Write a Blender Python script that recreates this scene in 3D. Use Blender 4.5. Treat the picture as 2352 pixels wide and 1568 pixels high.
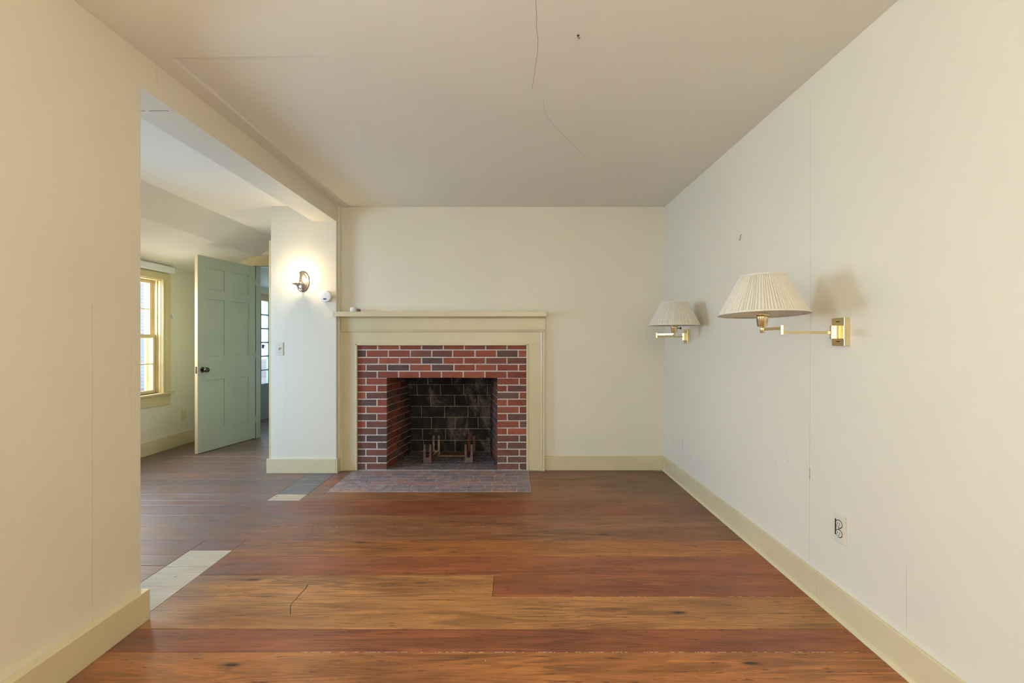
import bpy, math, random
from mathutils import Vector
random.seed(7)
for o in list(bpy.data.objects): bpy.data.objects.remove(o)
sc = bpy.context.scene
COL = sc.collection
U = 0.004          # one layout unit = 4 mm
EYE = 295.0        # eye height in units; heights h below are relative to the eye
F = 1078.0

# ------------------------------------------------------------------ camera, world, lights
cam_d = bpy.data.cameras.new('camera'); cam_d.sensor_width = 36; cam_d.lens = 16.5
cam_d.clip_start = 0.05
cam = bpy.data.objects.new('camera', cam_d); COL.objects.link(cam)
cam.location = (0, 0, EYE*U); cam.rotation_euler = (math.pi/2, 0, 0)
sc.camera = cam
vs = sc.view_settings
vs.view_transform = 'Standard'; vs.look = 'None'; vs.gamma = 1; vs.use_curve_mapping = False
vs.exposure = 1.15
w = bpy.data.worlds.new('sky'); sc.world = w; w.use_nodes = True
bg = w.node_tree.nodes['Background']; bg.inputs[0].default_value = (0.80, 0.90, 1.0, 1); bg.inputs[1].default_value = 0.7

def area(name, loc, size, rot, power, color, spread=180):
    d = bpy.data.lights.new(name, 'AREA'); d.shape = 'RECTANGLE'
    d.size, d.size_y = size; d.energy = power; d.color = color; d.spread = math.radians(spread)
    o = bpy.data.objects.new(name, d); COL.objects.link(o)
    o.location = loc; o.rotation_euler = rot; return o
DAY = (0.42, 0.68, 1.0)
WARM = (1.0, 0.90, 0.74)
UPLIGHT = (1.0, 0.96, 0.84)  # warm tint of the added uplights
R_ = math.radians
# daylight at two added, unseen rear windows and the one just off frame left:
# sky light slants down; added warm uplights lift the ceiling and upper walls
for x in (0.21, -0.75):
    area('added_daylight_rear', (x, -1.14, 1.50), (0.86, 1.30), (R_(74), 0, R_(180)), 17, DAY, 115)
    area('added_uplight_rear', (x, -1.12, 1.30), (0.86, 1.20), (R_(127), 0, R_(180)), 43, UPLIGHT, 118)
area('skylight_left_window', (-1.56, 0.62, 1.46), (0.76, 1.1), (R_(72), 0, R_(-90)), 6, DAY)
area('added_uplight_left', (-1.54, 0.62, 1.30), (0.76, 1.1), (R_(120), 0, R_(-90)), 3, UPLIGHT)
area('added_daylight_side_room', (-3.72, 2.95, 1.3), (0.8, 1.2), (R_(62), 0, R_(-90)), 27, (0.36, 0.63, 1.0), 150)  # daylight added at an unseen window, for the side room and opening
area('added_uplight_side_room', (-3.70, 2.95, 1.2), (0.8, 1.0), (R_(120), 0, R_(-90)), 2, UPLIGHT)  # warm uplight added at the same unseen window
area('skylight_seen_window', (-4.15, 4.62, 1.60), (0.9, 1.4), (R_(72), 0, R_(-90)), 30, (1.0, 0.96, 0.88))
area('skylight_glazed_door', (-4.05, 6.95, 1.3), (0.9, 1.6), (R_(90), 0, R_(-90)), 24, DAY)
# unseen fill light added behind the viewpoint to brighten the ceiling
ld = bpy.data.lights.new('added_fill_light', 'POINT'); ld.energy = 10; ld.color = WARM; ld.shadow_soft_size = .16
lo = bpy.data.objects.new('added_fill_light', ld); COL.objects.link(lo); lo.location = (0, -0.45, 1.95)

# ------------------------------------------------------------------ materials
def nodes(name):
    m = bpy.data.materials.new(name); m.use_nodes = True
    nt = m.node_tree; b = nt.nodes['Principled BSDF']
    return m, nt, b
def N(nt, t, **kw):
    n = nt.nodes.new(t)
    for k, v in kw.items(): setattr(n, k, v)
    return n
def pos_map(nt, scale=(1, 1, 1), rnd=False):
    g = N(nt, 'ShaderNodeNewGeometry'); mp = N(nt, 'ShaderNodeMapping')
    mp.inputs['Scale'].default_value = scale
    nt.links.new(g.outputs['Position'], mp.inputs[0])
    if rnd:
        oi = N(nt, 'ShaderNodeObjectInfo'); mu = N(nt, 'ShaderNodeMath', operation='MULTIPLY'); mu.inputs[1].default_value = 40
        nt.links.new(oi.outputs['Random'], mu.inputs[0]); nt.links.new(mu.outputs[0], mp.inputs['Location'])
    return mp
def noise(nt, vec, scale, detail=4, rough=.55, dist=0):
    n = N(nt, 'ShaderNodeTexNoise'); n.inputs['Scale'].default_value = scale; n.inputs['Detail'].default_value = detail
    n.inputs['Roughness'].default_value = rough; n.inputs['Distortion'].default_value = dist
    nt.links.new(vec.outputs[0], n.inputs['Vector']); return n
def ramp(nt, src, stops):
    r = N(nt, 'ShaderNodeValToRGB'); e = r.color_ramp.elements
    while len(e) < len(stops): e.new(.5)
    for i, (p, c) in enumerate(stops):
        e[i].position = p; e[i].color = (c, c, c, 1) if not isinstance(c, tuple) else (*c, 1)
    nt.links.new(src, r.inputs[0]); return r
def mixc(nt, mode, fac, a, b):
    m = N(nt, 'ShaderNodeMix', data_type='RGBA', blend_type=mode)
    if isinstance(fac, (int, float)): m.inputs[0].default_value = fac
    else: nt.links.new(fac, m.inputs[0])
    for i, v in ((6, a), (7, b)):
        if isinstance(v, tuple): m.inputs[i].default_value = (*v, 1)
        else: nt.links.new(v, m.inputs[i])
    return m.outputs[2]
def bump(nt, b, h, strength, dist=.002):
    bu = N(nt, 'ShaderNodeBump'); bu.inputs['Strength'].default_value = strength; bu.inputs['Distance'].default_value = dist
    nt.links.new(h, bu.inputs['Height']); nt.links.new(bu.outputs[0], b.inputs['Normal'])
def simple(name, col, rough=.5, metal=0, var=.06, vscale=3, bumps=.15, bscale=60, emit=None, coat=0):
    m, nt, b = nodes(name)
    b.inputs['Roughness'].default_value = rough; b.inputs['Metallic'].default_value = metal
    if coat: b.inputs['Coat Weight'].default_value = coat
    mp = pos_map(nt)
    n = noise(nt, mp, vscale)
    lo = tuple(c*(1-var) for c in col); hi = tuple(min(1, c*(1+var)) for c in col)
    r = ramp(nt, n.outputs[0], [(.3, lo), (.7, hi)])
    nt.links.new(r.outputs[0], b.inputs['Base Color'])
    if bumps:
        n2 = noise(nt, mp, bscale, 3); bump(nt, b, n2.outputs[0], bumps)
    if emit:
        b.inputs['Emission Color'].default_value = (*emit[0], 1); b.inputs['Emission Strength'].default_value = emit[1]
    return m
M = {}
M['wall'] = simple('wall_paint', (.79, .735, .60), .5, var=.025, vscale=1.2, bumps=.12, bscale=25)
M['ceil'] = simple('ceiling_paint', (.82, .77, .66), .7, var=.025, vscale=1.0, bumps=.12, bscale=20)
M['trim'] = simple('cream_trim_paint', (.70, .60, .375), .32, var=.04, vscale=4, bumps=.15, bscale=30)
M['yellow'] = simple('yellow_cream_trim_paint', (.70, .58, .33), .35, var=.04, vscale=4, bumps=.12, bscale=30)
M['green'] = simple('sage_door_paint', (.47, .54, .41), .3, var=.05, vscale=3, bumps=.2, bscale=40)
M['greygreen'] = simple('grey_green_paint', (.30, .36, .33), .4)
M['seam'] = simple('darker_seam_paint', (.58, .53, .41), .8)  # one flat tone, a little darker than the wall paint
M['crack'] = simple('plaster_crack', (.22, .17, .11), .9)
M['white'] = simple('white_plastic', (.82, .82, .80), .35, var=.01, bumps=0)
M['ivory'] = simple('ivory_plastic', (.74, .70, .56), .35, var=.02, bumps=0)
M['black'] = simple('black_plastic', (.02, .02, .022), .4, bumps=0)
M['brass'] = simple('polished_brass', (.80, .67, .39), .2, metal=1, var=.05, vscale=30, bumps=.03, bscale=200)
M['nickel'] = simple('antique_nickel', (.46, .38, .29), .28, metal=1, var=.08, vscale=30, bumps=.05)
M['knob'] = simple('dark_knob_metal', (.10, .08, .065), .18, metal=.9, bumps=0)
M['iron'] = simple('weathered_iron', (.17, .10, .085), .55, metal=.25, var=.35, vscale=25, bumps=.5, bscale=80)
M['rust'] = simple('rusty_iron', (.17, .055, .025), .8, metal=.2, var=.5, vscale=30, bumps=.6, bscale=90)
M['rustpale'] = simple('ash_coated_iron', (.27, .19, .12), .8, metal=.1, var=.5, vscale=30, bumps=.6, bscale=90)
M['soot'] = simple('soot', (.012, .010, .009), .95, var=.4, vscale=10)
M['lawn'] = simple('pale_gravel', (.50, .50, .50), .9, var=.3, vscale=2)
M['siding'] = simple('white_siding', (.80, .82, .84), .6)
M['roofing'] = simple('grey_shingle', (.16, .16, .17), .8)
M['stonew'] = simple('pale_pebble', (.72, .66, .60), .5, var=.08, vscale=60)
M['stoneb'] = simple('brown_pebble', (.30, .17, .12), .5, var=.3, vscale=90)
M['paper'] = simple('fallen_plaster', (.70, .66, .58), .9)
M['filler'] = simple('old_seam_filler', (.46, .38, .29), .9)
M['sub'] = simple('subfloor_dark', (.03, .02, .014), .9)
M['screw'] = simple('steel_screw', (.5, .48, .44), .3, metal=1, bumps=0)

def mortar_mat(name, c, soot):
    m, nt, b = nodes(name); b.inputs['Roughness'].default_value = .9
    mp = pos_map(nt); n = noise(nt, mp, 22, 5, .7)
    r = ramp(nt, n.outputs[0], [(.25, tuple(x*(1-soot) for x in c)), (.7, c)])
    nt.links.new(r.outputs[0], b.inputs['Base Color']); n2 = noise(nt, mp, 90, 4)
    bump(nt, b, n2.outputs[0], .5); return m
M['mortar'] = mortar_mat('pale_mortar', (.72, .68, .62), .35)
M['mortar_in'] = mortar_mat('sooty_mortar', (.60, .49, .33), .5)

def brick_mat():
    m, nt, b = nodes('red_brick'); b.inputs['Roughness'].default_value = .8
    oi = N(nt, 'ShaderNodeObjectInfo'); mp = pos_map(nt, rnd=True)
    n = noise(nt, mp, 14, 6, .7); r = ramp(nt, n.outputs[0], [(.25, .62), (.5, 1.0), (.8, 1.35)])
    c = mixc(nt, 'MULTIPLY', 1.0, oi.outputs['Color'], r.outputs[0])
    n2 = noise(nt, mp, 55, 3, .8); r2 = ramp(nt, n2.outputs[0], [(.70, 0.0), (.78, .6)])
    c = mixc(nt, 'MIX', r2.outputs[0], c, (.36, .28, .23))
    n4 = noise(nt, mp, 7, 3, .6); r4 = ramp(nt, n4.outputs[0], [(.52, 0.0), (.7, .6)])
    c = mixc(nt, 'MIX', r4.outputs[0], c, (.13, .075, .065))
    nt.links.new(c, b.inputs['Base Color']); n3 = noise(nt, mp, 120, 4, .7); bump(nt, b, n3.outputs[0], .5, .002)
    return m
M['brick'] = brick_mat()
def hearth_mat():
    m, nt, b = nodes('worn_hearth_brick'); b.inputs['Roughness'].default_value = .55
    oi = N(nt, 'ShaderNodeObjectInfo'); mp = pos_map(nt, rnd=True)
    n = noise(nt, mp, 16, 6, .75); r = ramp(nt, n.outputs[0], [(.25, .6), (.75, 1.4)])
    c = mixc(nt, 'MULTIPLY', 1.0, oi.outputs['Color'], r.outputs[0])
    n2 = noise(nt, mp, 30, 6, .8); r2 = ramp(nt, n2.outputs[0], [(.50, 0.0), (.68, .75)])
    c = mixc(nt, 'MIX', r2.outputs[0], c, (.52, .47, .46))
    nt.links.new(c, b.inputs['Base Color']); bump(nt, b, n2.outputs[0], .4, .003)
    return m
M['hearth'] = hearth_mat()
def fire_mat():
    m, nt, b = nodes('sooted_firebrick'); b.inputs['Roughness'].default_value = .85
    mp = pos_map(nt, (1, 1, .45)); n = noise(nt, mp, 5.5, 7, .68, .8)
    r = ramp(nt, n.outputs[0], [(.42, (.010, .009, .008)), (.52, (.032, .027, .020)), (.60, (.13, .105, .075)), (.75, (.24, .20, .15))])
    mp2 = pos_map(nt); n2 = noise(nt, mp2, 40, 5, .7); r2 = ramp(nt, n2.outputs[0], [(.3, .5), (.7, 1.3)])
    c = mixc(nt, 'MULTIPLY', 1.0, r.outputs[0], r2.outputs[0])
    nt.links.new(c, b.inputs['Base Color']); bump(nt, b, n2.outputs[0], .4, .002); return m
M['fire'] = fire_mat()

def wood_mat(name, rough=.28):
    m, nt, b = nodes(name)
    oi = N(nt, 'ShaderNodeObjectInfo')
    # place on the floor: boards beyond the wide opening and by the back right corner are worn and dull
    g0 = N(nt, 'ShaderNodeNewGeometry'); sp = N(nt, 'ShaderNodeSeparateXYZ'); nt.links.new(g0.outputs['Position'], sp.inputs[0])
    nz_ = noise(nt, pos_map(nt, (1, 1.6, 1)), 2.4, 5, .7)
    def mth(op, a, c):
        q = N(nt, 'ShaderNodeMath', operation=op)
        for i_, v in ((0, a), (1, c)):
            if isinstance(v, (int, float)): q.inputs[i_].default_value = v
            else: nt.links.new(v, q.inputs[i_])
        return q.outputs[0]
    wx = mth('ADD', sp.outputs[0], mth('MULTIPLY', mth('SUBTRACT', nz_.outputs[0], .5), 1.5))
    mr = N(nt, 'ShaderNodeMapRange'); mr.interpolation_type = 'SMOOTHSTEP'; nt.links.new(wx, mr.inputs[0])
    mr.inputs[1].default_value = -1.15; mr.inputs[2].default_value = -1.85; mr.inputs[3].default_value = 0; mr.inputs[4].default_value = 1
    wear_sheen = mr.outputs[0]
    d2 = mth('ADD', mth('MULTIPLY', sp.outputs[0], 1.0), mth('MULTIPLY', sp.outputs[1], .8))
    d2 = mth('ADD', d2, mth('MULTIPLY', mth('SUBTRACT', nz_.outputs[0], .5), 1.8))
    mr2 = N(nt, 'ShaderNodeMapRange'); mr2.interpolation_type = 'SMOOTHSTEP'; nt.links.new(d2, mr2.inputs[0])
    mr2.inputs[1].default_value = 3.35; mr2.inputs[2].default_value = 4.2; mr2.inputs[3].default_value = 0; mr2.inputs[4].default_value = .7
    dull = mr2.outputs[0]
    # broad tone along the board
    n = noise(nt, pos_map(nt, (1.0, 8, 1), rnd=True), 1.7, 6, .62, 1.1)
    r = ramp(nt, n.outputs[0], [(.28, .58), (.5, 1.0), (.74, 1.32)])
    c = mixc(nt, 'MULTIPLY', 1.0, oi.outputs['Color'], r.outputs[0])
    # growth rings: dark narrow lines drawn out along the board, strong in places
    nb = noise(nt, pos_map(nt, (.55, 6.5, 1), rnd=True), .9, 3, .45, .35)
    fr = mth('SINE', mth('MULTIPLY', nb.outputs[0], 130), 0)
    rg = ramp(nt, fr, [(0.0, .42), (.28, .92), (1.0, 1.1)])
    msk = ramp(nt, noise(nt, pos_map(nt, (.9, 3, 1), rnd=True), 1.4, 2).outputs[0], [(.46, .08), (.62, .55)])
    c = mixc(nt, 'MULTIPLY', msk.outputs[0], c, rg.outputs[0])
    # red-brown old finish drifting over the boards
    n2 = noise(nt, pos_map(nt, (.7, 2.4, 1)), 1.7, 6, .7); r2 = ramp(nt, n2.outputs[0], [(.46, 0.0), (.66, .55)])
    c = mixc(nt, 'MIX', r2.outputs[0], c, (.17, .052, .022))
    # fibres and short dark dashes
    nf = noise(nt, pos_map(nt, (3, 90, 1), rnd=True), 3, 4, .65); rf = ramp(nt, nf.outputs[0], [(.3, .62), (.5, 1.0), (.7, 1.2)])
    c = mixc(nt, 'MULTIPLY', 1.0, c, rf.outputs[0])
    nd = noise(nt, pos_map(nt, (5, 38, 1), rnd=True), 2.6, 2, .5); rd = ramp(nt, nd.outputs[0], [(.665, 0.0), (.71, .8)])
    c = mixc(nt, 'MIX', rd.outputs[0], c, (.06, .022, .012))
    # knots
    vk = N(nt, 'ShaderNodeTexVoronoi'); vk.inputs['Scale'].default_value = .9; nt.links.new(pos_map(nt, (1.7, 6.0, 1)).outputs[0], vk.inputs['Vector'])
    rk = ramp(nt, vk.outputs['Distance'], [(.03, .92), (.055, .35), (.10, 0.0)])
    c = mixc(nt, 'MIX', rk.outputs[0], c, (.03, .014, .008))
    # worn grey-brown; beyond the opening its tone also paints in bluish window sheen
    n3 = noise(nt, pos_map(nt, (1, 2.6, 1)), 3.2, 8, .75)
    wr_ = ramp(nt, n3.outputs[0], [(.35, .45), (.65, 1.0)])
    c = mixc(nt, 'MIX', mth('MULTIPLY', wear_sheen, mth('MULTIPLY', wr_.outputs[0], .80)), c, (.165, .132, .125))
    c = mixc(nt, 'MIX', mth('MULTIPLY', dull, wr_.outputs[0]), c, (.12, .078, .055))
    # smoky haze marks in the finish
    n6 = noise(nt, pos_map(nt, (1, 1.4, 1)), 5, 8, .8); r6 = ramp(nt, n6.outputs[0], [(.62, 0.0), (.76, .35)])
    c = mixc(nt, 'MIX', r6.outputs[0], c, (.30, .23, .20))
    # paint specks
    n4 = noise(nt, pos_map(nt, (1, 1, 1)), 85, 2, .5); r4 = ramp(nt, n4.outputs[0], [(.72, 0.0), (.745, .9)])
    n5 = noise(nt, pos_map(nt, (1, 1, 1)), 2.2, 3); r5 = ramp(nt, n5.outputs[0], [(.46, 0.0), (.58, 1.0)])
    c = mixc(nt, 'MIX', mth('MULTIPLY', r4.outputs[0], r5.outputs[0]), c, (.62, .54, .42))
    nt.links.new(c, b.inputs['Base Color'])
    rr = N(nt, 'ShaderNodeMapRange'); rr.inputs[1].default_value = .3; rr.inputs[2].default_value = .7
    rr.inputs[3].default_value = rough; rr.inputs[4].default_value = rough + .2
    nt.links.new(n3.outputs[0], rr.inputs[0]); nt.links.new(rr.outputs[0], b.inputs['Roughness'])
    bump(nt, b, nf.outputs[0], .15, .001)
    return m
M['wood'] = M['wood_worn'] = wood_mat('varnished_pine')
def raw_mat(name, c1, c2):
    m, nt, b = nodes(name); b.inputs['Roughness'].default_value = .6
    mp = pos_map(nt, (1.2, 8, 1), rnd=True); n = noise(nt, mp, 4, 6, .6, .5)
    r = ramp(nt, n.outputs[0], [(.3, c1), (.7, c2)])
    mpk = pos_map(nt, (2, 4, 1)); vk = N(nt, 'ShaderNodeTexVoronoi'); vk.inputs['Scale'].default_value = 2.2; nt.links.new(mpk.outputs[0], vk.inputs['Vector'])
    rk = ramp(nt, vk.outputs['Distance'], [(.04, .8), (.07, 0.0)])
    c = mixc(nt, 'MIX', rk.outputs[0], r.outputs[0], (.10, .06, .03))
    nt.links.new(c, b.inputs['Base Color']); return m
M['raw'] = raw_mat('bare_pine', (.46, .35, .22), (.58, .46, .31))
M['greywood'] = raw_mat('grey_worn_board', (.13, .115, .10), (.24, .21, .185))

def glass_mat(name, tint=(1, 1, 1), gloss=.06):
    m = bpy.data.materials.new(name); m.use_nodes = True; nt = m.node_tree
    nt.nodes.clear(); out = N(nt, 'ShaderNodeOutputMaterial'); tr = N(nt, 'ShaderNodeBsdfTransparent'); gl = N(nt, 'ShaderNodeBsdfGlossy')
    tr.inputs[0].default_value = (*tint, 1); gl.inputs['Roughness'].default_value = .03
    fr = N(nt, 'ShaderNodeFresnel'); fr.inputs[0].default_value = 1.45
    ad = N(nt, 'ShaderNodeMath', operation='ADD'); ad.inputs[1].default_value = gloss; nt.links.new(fr.outputs[0], ad.inputs[0])
    gg = N(nt, 'ShaderNodeNewGeometry'); iv = N(nt, 'ShaderNodeMath', operation='SUBTRACT'); iv.inputs[0].default_value = 1; nt.links.new(gg.outputs['Backfacing'], iv.inputs[1])
    mu = N(nt, 'ShaderNodeMath', operation='MULTIPLY'); nt.links.new(ad.outputs[0], mu.inputs[0]); nt.links.new(iv.outputs[0], mu.inputs[1]); ad = mu
    mx = N(nt, 'ShaderNodeMixShader'); nt.links.new(ad.outputs[0], mx.inputs[0]); nt.links.new(tr.outputs[0], mx.inputs[1]); nt.links.new(gl.outputs[0], mx.inputs[2])
    nt.links.new(mx.outputs[0], out.inputs[0]); return m
M['glass'] = glass_mat('window_glass', gloss=.0)
M['lampglass'] = glass_mat('clear_lamp_glass', (.97, .96, .94), .12)
def shade_mat():
    m, nt, b = nodes('pleated_shade_fabric'); b.inputs['Roughness'].default_value = .8
    mp = pos_map(nt); n = noise(nt, mp, 120, 3); r = ramp(nt, n.outputs[0], [(.3, (.88, .84, .73)), (.7, (.94, .90, .79))])
    nt.links.new(r.outputs[0], b.inputs['Base Color'])
    out = nt.nodes['Material Output']; t = N(nt, 'ShaderNodeBsdfTranslucent'); t.inputs[0].default_value = (.85, .80, .68, 1)
    mx = N(nt, 'ShaderNodeMixShader'); mx.inputs[0].default_value = .3
    nt.links.new(b.outputs[0], mx.inputs[1]); nt.links.new(t.outputs[0], mx.inputs[2]); nt.links.new(mx.outputs[0], out.inputs[0])
    return m
M['shade'] = shade_mat()
M['bulb'] = simple('lit_bulb', (1, .9, .7), .3, bumps=0, emit=((1.0, .80, .50), 60))

# ------------------------------------------------------------------ mesh helpers (layout units in, metres out)
def P(x, Z, h): return Vector((x*U, Z*U, (h + EYE)*U))
class MB:
    def __init__(s): s.v = []; s.f = []
    def box(s, x0, x1, z0, z1, h0, h1):
        b = len(s.v)
        for h in (h0, h1):
            for x, z in ((x0, z0), (x1, z0), (x1, z1), (x0, z1)): s.v.append(P(x, z, h))
        s.f += [tuple(b+i for i in q) for q in ((3, 2, 1, 0), (4, 5, 6, 7), (0, 1, 5, 4), (1, 2, 6, 5), (2, 3, 7, 6), (3, 0, 4, 7))]
        return s
    def prism(s, prof, z0, z1, axis='Z'):
        """profile of (x,h) extruded along depth, or (Z,h) extruded along x"""
        b = len(s.v); n = len(prof)
        for e in (z0, z1):
            for a, h in prof: s.v.append(P(a, e, h) if axis == 'Z' else (P(e, a, h) if axis == 'X' else P(a, h, e)))
        s.f.append(tuple(b+i for i in range(n))); s.f.append(tuple(b+n+i for i in reversed(range(n))))
        for i in range(n):
            j = (i+1) % n; s.f.append((b+j, b+i, b+n+i, b+n+j))
        return s
    def frustum(s, quad0, quad1):
        b = len(s.v)
        for q in quad0: s.v.append(q)
        for q in quad1: s.v.append(q)
        s.f += [(b+3, b+2, b+1, b), (b+4, b+5, b+6, b+7)] + [(b+i, b+(i+1) % 4, b+4+(i+1) % 4, b+4+i) for i in range(4)]
        return s
    def lathe(s, c, prof, n=24, axis='h', sx=1, sz=1, caps=True):
        """prof of (r, t) around a centre c=(x,Z,h); t measured along the axis"""
        b = len(s.v)
        for r, t in prof:
            for i in range(n):
                a = 2*math.pi*i/n; p, q = math.cos(a)*r*sx, math.sin(a)*r*sz
                if axis == 'h': s.v.append(P(c[0]+p, c[1]+q, c[2]+t))
                elif axis == 'Z': s.v.append(P(c[0]+p, c[1]+t, c[2]+q))
                else: s.v.append(P(c[0]+t, c[1]+p, c[2]+q))
        for k in range(len(prof)-1):
            for i in range(n):
                j = (i+1) % n; s.f.append((b+k*n+i, b+k*n+j, b+(k+1)*n+j, b+(k+1)*n+i))
        if caps:
            if prof[0][0] > 1e-6: s.f.append(tuple(b+i for i in reversed(range(n))))
            if prof[-1][0] > 1e-6: s.f.append(tuple(b+(len(prof)-1)*n+i for i in range(n)))
        return s
    def tube(s, pts, r, n=8):
        P3 = [P(*p) for p in pts]; b = len(s.v); r = r*U
        for k, p in enumerate(P3):
            t = (P3[min(k+1, len(P3)-1)] - P3[max(k-1, 0)]).normalized()
            up = Vector((0, 0, 1)) if abs(t.z) < .9 else Vector((0, 1, 0))
            a = t.cross(up).normalized(); c = a.cross(t)
            for i in range(n):
                an = 2*math.pi*i/n; s.v.append(p + a*math.cos(an)*r + c*math.sin(an)*r)
        for k in range(len(P3)-1):
            for i in range(n):
                j = (i+1) % n; s.f.append((b+k*n+i, b+k*n+j, b+(k+1)*n+j, b+(k+1)*n+i))
        s.f.append(tuple(b+i for i in reversed(range(n)))); s.f.append(tuple(b+(len(P3)-1)*n+i for i in range(n)))
        return s
    def obar(s, p, q, wd, ht):
        """straight rectangular bar from p to q"""
        a, c = P(*p), P(*q); t = (c-a).normalized(); sd = t.cross(Vector((0, 0, 1))).normalized()*wd*U/2; up = Vector((0, 0, ht*U/2))
        q0 = [a-sd-up, a+sd-up, a+sd+up, a-sd+up]; q1 = [c-sd-up, c+sd-up, c+sd+up, c-sd+up]
        return s.frustum(q0, q1)
LOC = {}
def empty(name, x, Z, h, parent=None):
    o = bpy.data.objects.new(name, None); COL.objects.link(o); o.empty_display_size = .05
    p = P(x, Z, h); LOC[o] = p
    if parent is not None: o.parent = parent; o.location = p - LOC[parent]
    else: o.location = p
    return o
def obj(name, mb, mat, parent=None, smooth=False, bevel=0, color=None):
    vs_ = mb.v
    lo = Vector([min(v[i] for v in vs_) for i in range(3)]); hi = Vector([max(v[i] for v in vs_) for i in range(3)])
    org = (lo+hi)/2; org.z = lo.z
    me = bpy.data.meshes.new(name); me.from_pydata([v-org for v in vs_], [], mb.f); me.update()
    import bmesh
    bm = bmesh.new(); bm.from_mesh(me); bmesh.ops.recalc_face_normals(bm, faces=bm.faces[:]); bm.to_mesh(me); bm.free()
    me.materials.append(mat if not isinstance(mat, str) else M[mat])
    if smooth:
        for p in me.polygons: p.use_smooth = True
        me.set_sharp_from_angle(angle=math.radians(38))
    o = bpy.data.objects.new(name, me); COL.objects.link(o); LOC[o] = org
    if parent is not None: o.parent = parent; o.location = org - LOC[parent]
    else: o.location = org
    if bevel:
        b = o.modifiers.new('bevel', 'BEVEL'); b.width = bevel*U; b.segments = 2; b.limit_method = 'ANGLE'
    if color: o.color = (*color, 1)
    return o
def tag(o, label=None, cat=None, group=None, kind=None):
    if label: o['label'] = label
    if cat: o['category'] = cat
    if group: o['group'] = group
    if kind: o['kind'] = kind
    return o
def struct(o, label, cat): return tag(o, label, cat, None, 'structure')
def B(*a): return MB().box(*a)
def wall_cells(mb, axis, c0, c1, a0, a1, h0, h1, holes):
    """box wall with rectangular holes; axis X: wall at x c0..c1 running in Z; axis Z: wall at depth c0..c1 running in x"""
    A = sorted({a0, a1} | {q for ho in holes for q in ho[:2]}); H = sorted({h0, h1} | {q for ho in holes for q in ho[2:]})
    for i in range(len(A)-1):
        run = None
        for j in range(len(H)-1):
            ca, ch = (A[i]+A[i+1])/2, (H[j]+H[j+1])/2
            if any(ho[0] < ca < ho[1] and ho[2] < ch < ho[3] for ho in holes): continue
            if axis == 'X': mb.box(c0, c1, A[i], A[i+1], H[j], H[j+1])
            else: mb.box(A[i], A[i+1], c0, c1, H[j], H[j+1])
    return mb
FL = -EYE
CEIL = 309

# ------------------------------------------------------------------ room shell
# right wall with seams
wr = struct(obj('wall_right', B(350, 372, -300, 1110, FL-4, CEIL+4), 'wall'), 'long pale cream wall carrying both brass swing-arm lamps', 'wall')
def ribbon_wall_right(pts, wd, name='seam', mat='seam', th=.12):
    """thin line on the right wall, points of (px,py) in the photograph"""
    q = []
    for px, py in pts:
        s = (px-1176)/350; q.append((F/s, (784-py)/s))
    mb = MB()
    for (z0, h0), (z1, h1) in zip(q, q[1:]):
        mb.obar2 = None
        a, b = P(350-th, z0, h0), P(350-th, z1, h1); t = (b-a).normalized(); sd = Vector((1, 0, 0)).cross(t)*wd*U/2; d = Vector((th*U, 0, 0))
        mb.frustum([a-sd, a+sd, b+sd, b-sd], [a-sd+d, a+sd+d, b+sd+d, b-sd+d])
    return obj(name, mb, mat, wr)
ribbon_wall_right([(1862, 140+90), (1862, 640), (1860, 1000), (1859, 1285)], .35)
ribbon_wall_right([(1860, 1075), (1860, 1100)], .7, 'crack', 'crack')
ribbon_wall_right([(2082, 1300), (2082, 1450)], .35)
ribbon_wall_right([(1568, 1005), (1568, 1030), (1568.5, 1074)], .5)
ribbon_wall_right([(1568, 1006), (1567.5, 1028)], .7, 'crack', 'crack')
for pts in ([(1790, 1010), (1797, 1018)], [(1803, 1026), (1806, 1040)], [(1808, 1050), (1811, 1062)], [(1772, 1040), (1778, 1052)], [(1780, 1058), (1783, 1074)]):
    ribbon_wall_right(pts, .5, 'scuff', 'mortar')

# back wall around the fireplace
wb = struct(obj('wall_back', wall_cells(MB(), 'Z', 1078, 1100, -397, 372, FL-4, CEIL+4, [(-356, 34, FL-4, -6)]), 'wall'),
            'pale cream back wall behind the mantel and fireplace', 'wall')
for px, y0, y1 in ((868, 480, 712), (1381, 745, 860)):
    obj('seam', B(px-1176-.1, px-1176+.1, 1077.9, 1078.1, 784-y1, 784-y0), M['wall'], wb)
# left wall: near part with a window just out of frame, and header over the wide opening
ENDZ = 499
wl = struct(obj('wall_left', wall_cells(MB(), 'X', -448, -395, -300, ENDZ, FL-4, CEIL+4, [(55, 255, -90, 210)]), 'wall'),
            'pale cream wall ending at the wide opening, left foreground', 'wall')
def left_seam(px, y0, y1, wd=.35, name='seam', mat='seam'):
    s = (1176-px)/395; z = F/s
    obj(name, B(-395.1, -394.88, z-wd/2, z+wd/2, (784-y1)/s, (784-y0)/s), mat, wl)
left_seam(212, 700, 1437)
left_seam(300, 760, 960, .2)
s = (1176-212)/395
hd = struct(obj('trim_1', B(-448, -395, ENDZ, 1056, 270, CEIL+4), 'wall', bevel=.4), 'painted header beam across the wide opening on the left', 'header beam')
obj('crack', B(-446, -430, 549.6, 550.2, 269.8, 270.1), 'crack', hd)
obj('crack', B(-425, -402, 549.4, 550.1, 269.8, 270.1), 'crack', hd)
sx = 1176-360; ss = sx/395
obj('crack', B(-395.1, -394.9, F/ss-.2, F/ss+.2, 284, 306), 'seam', hd)
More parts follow.
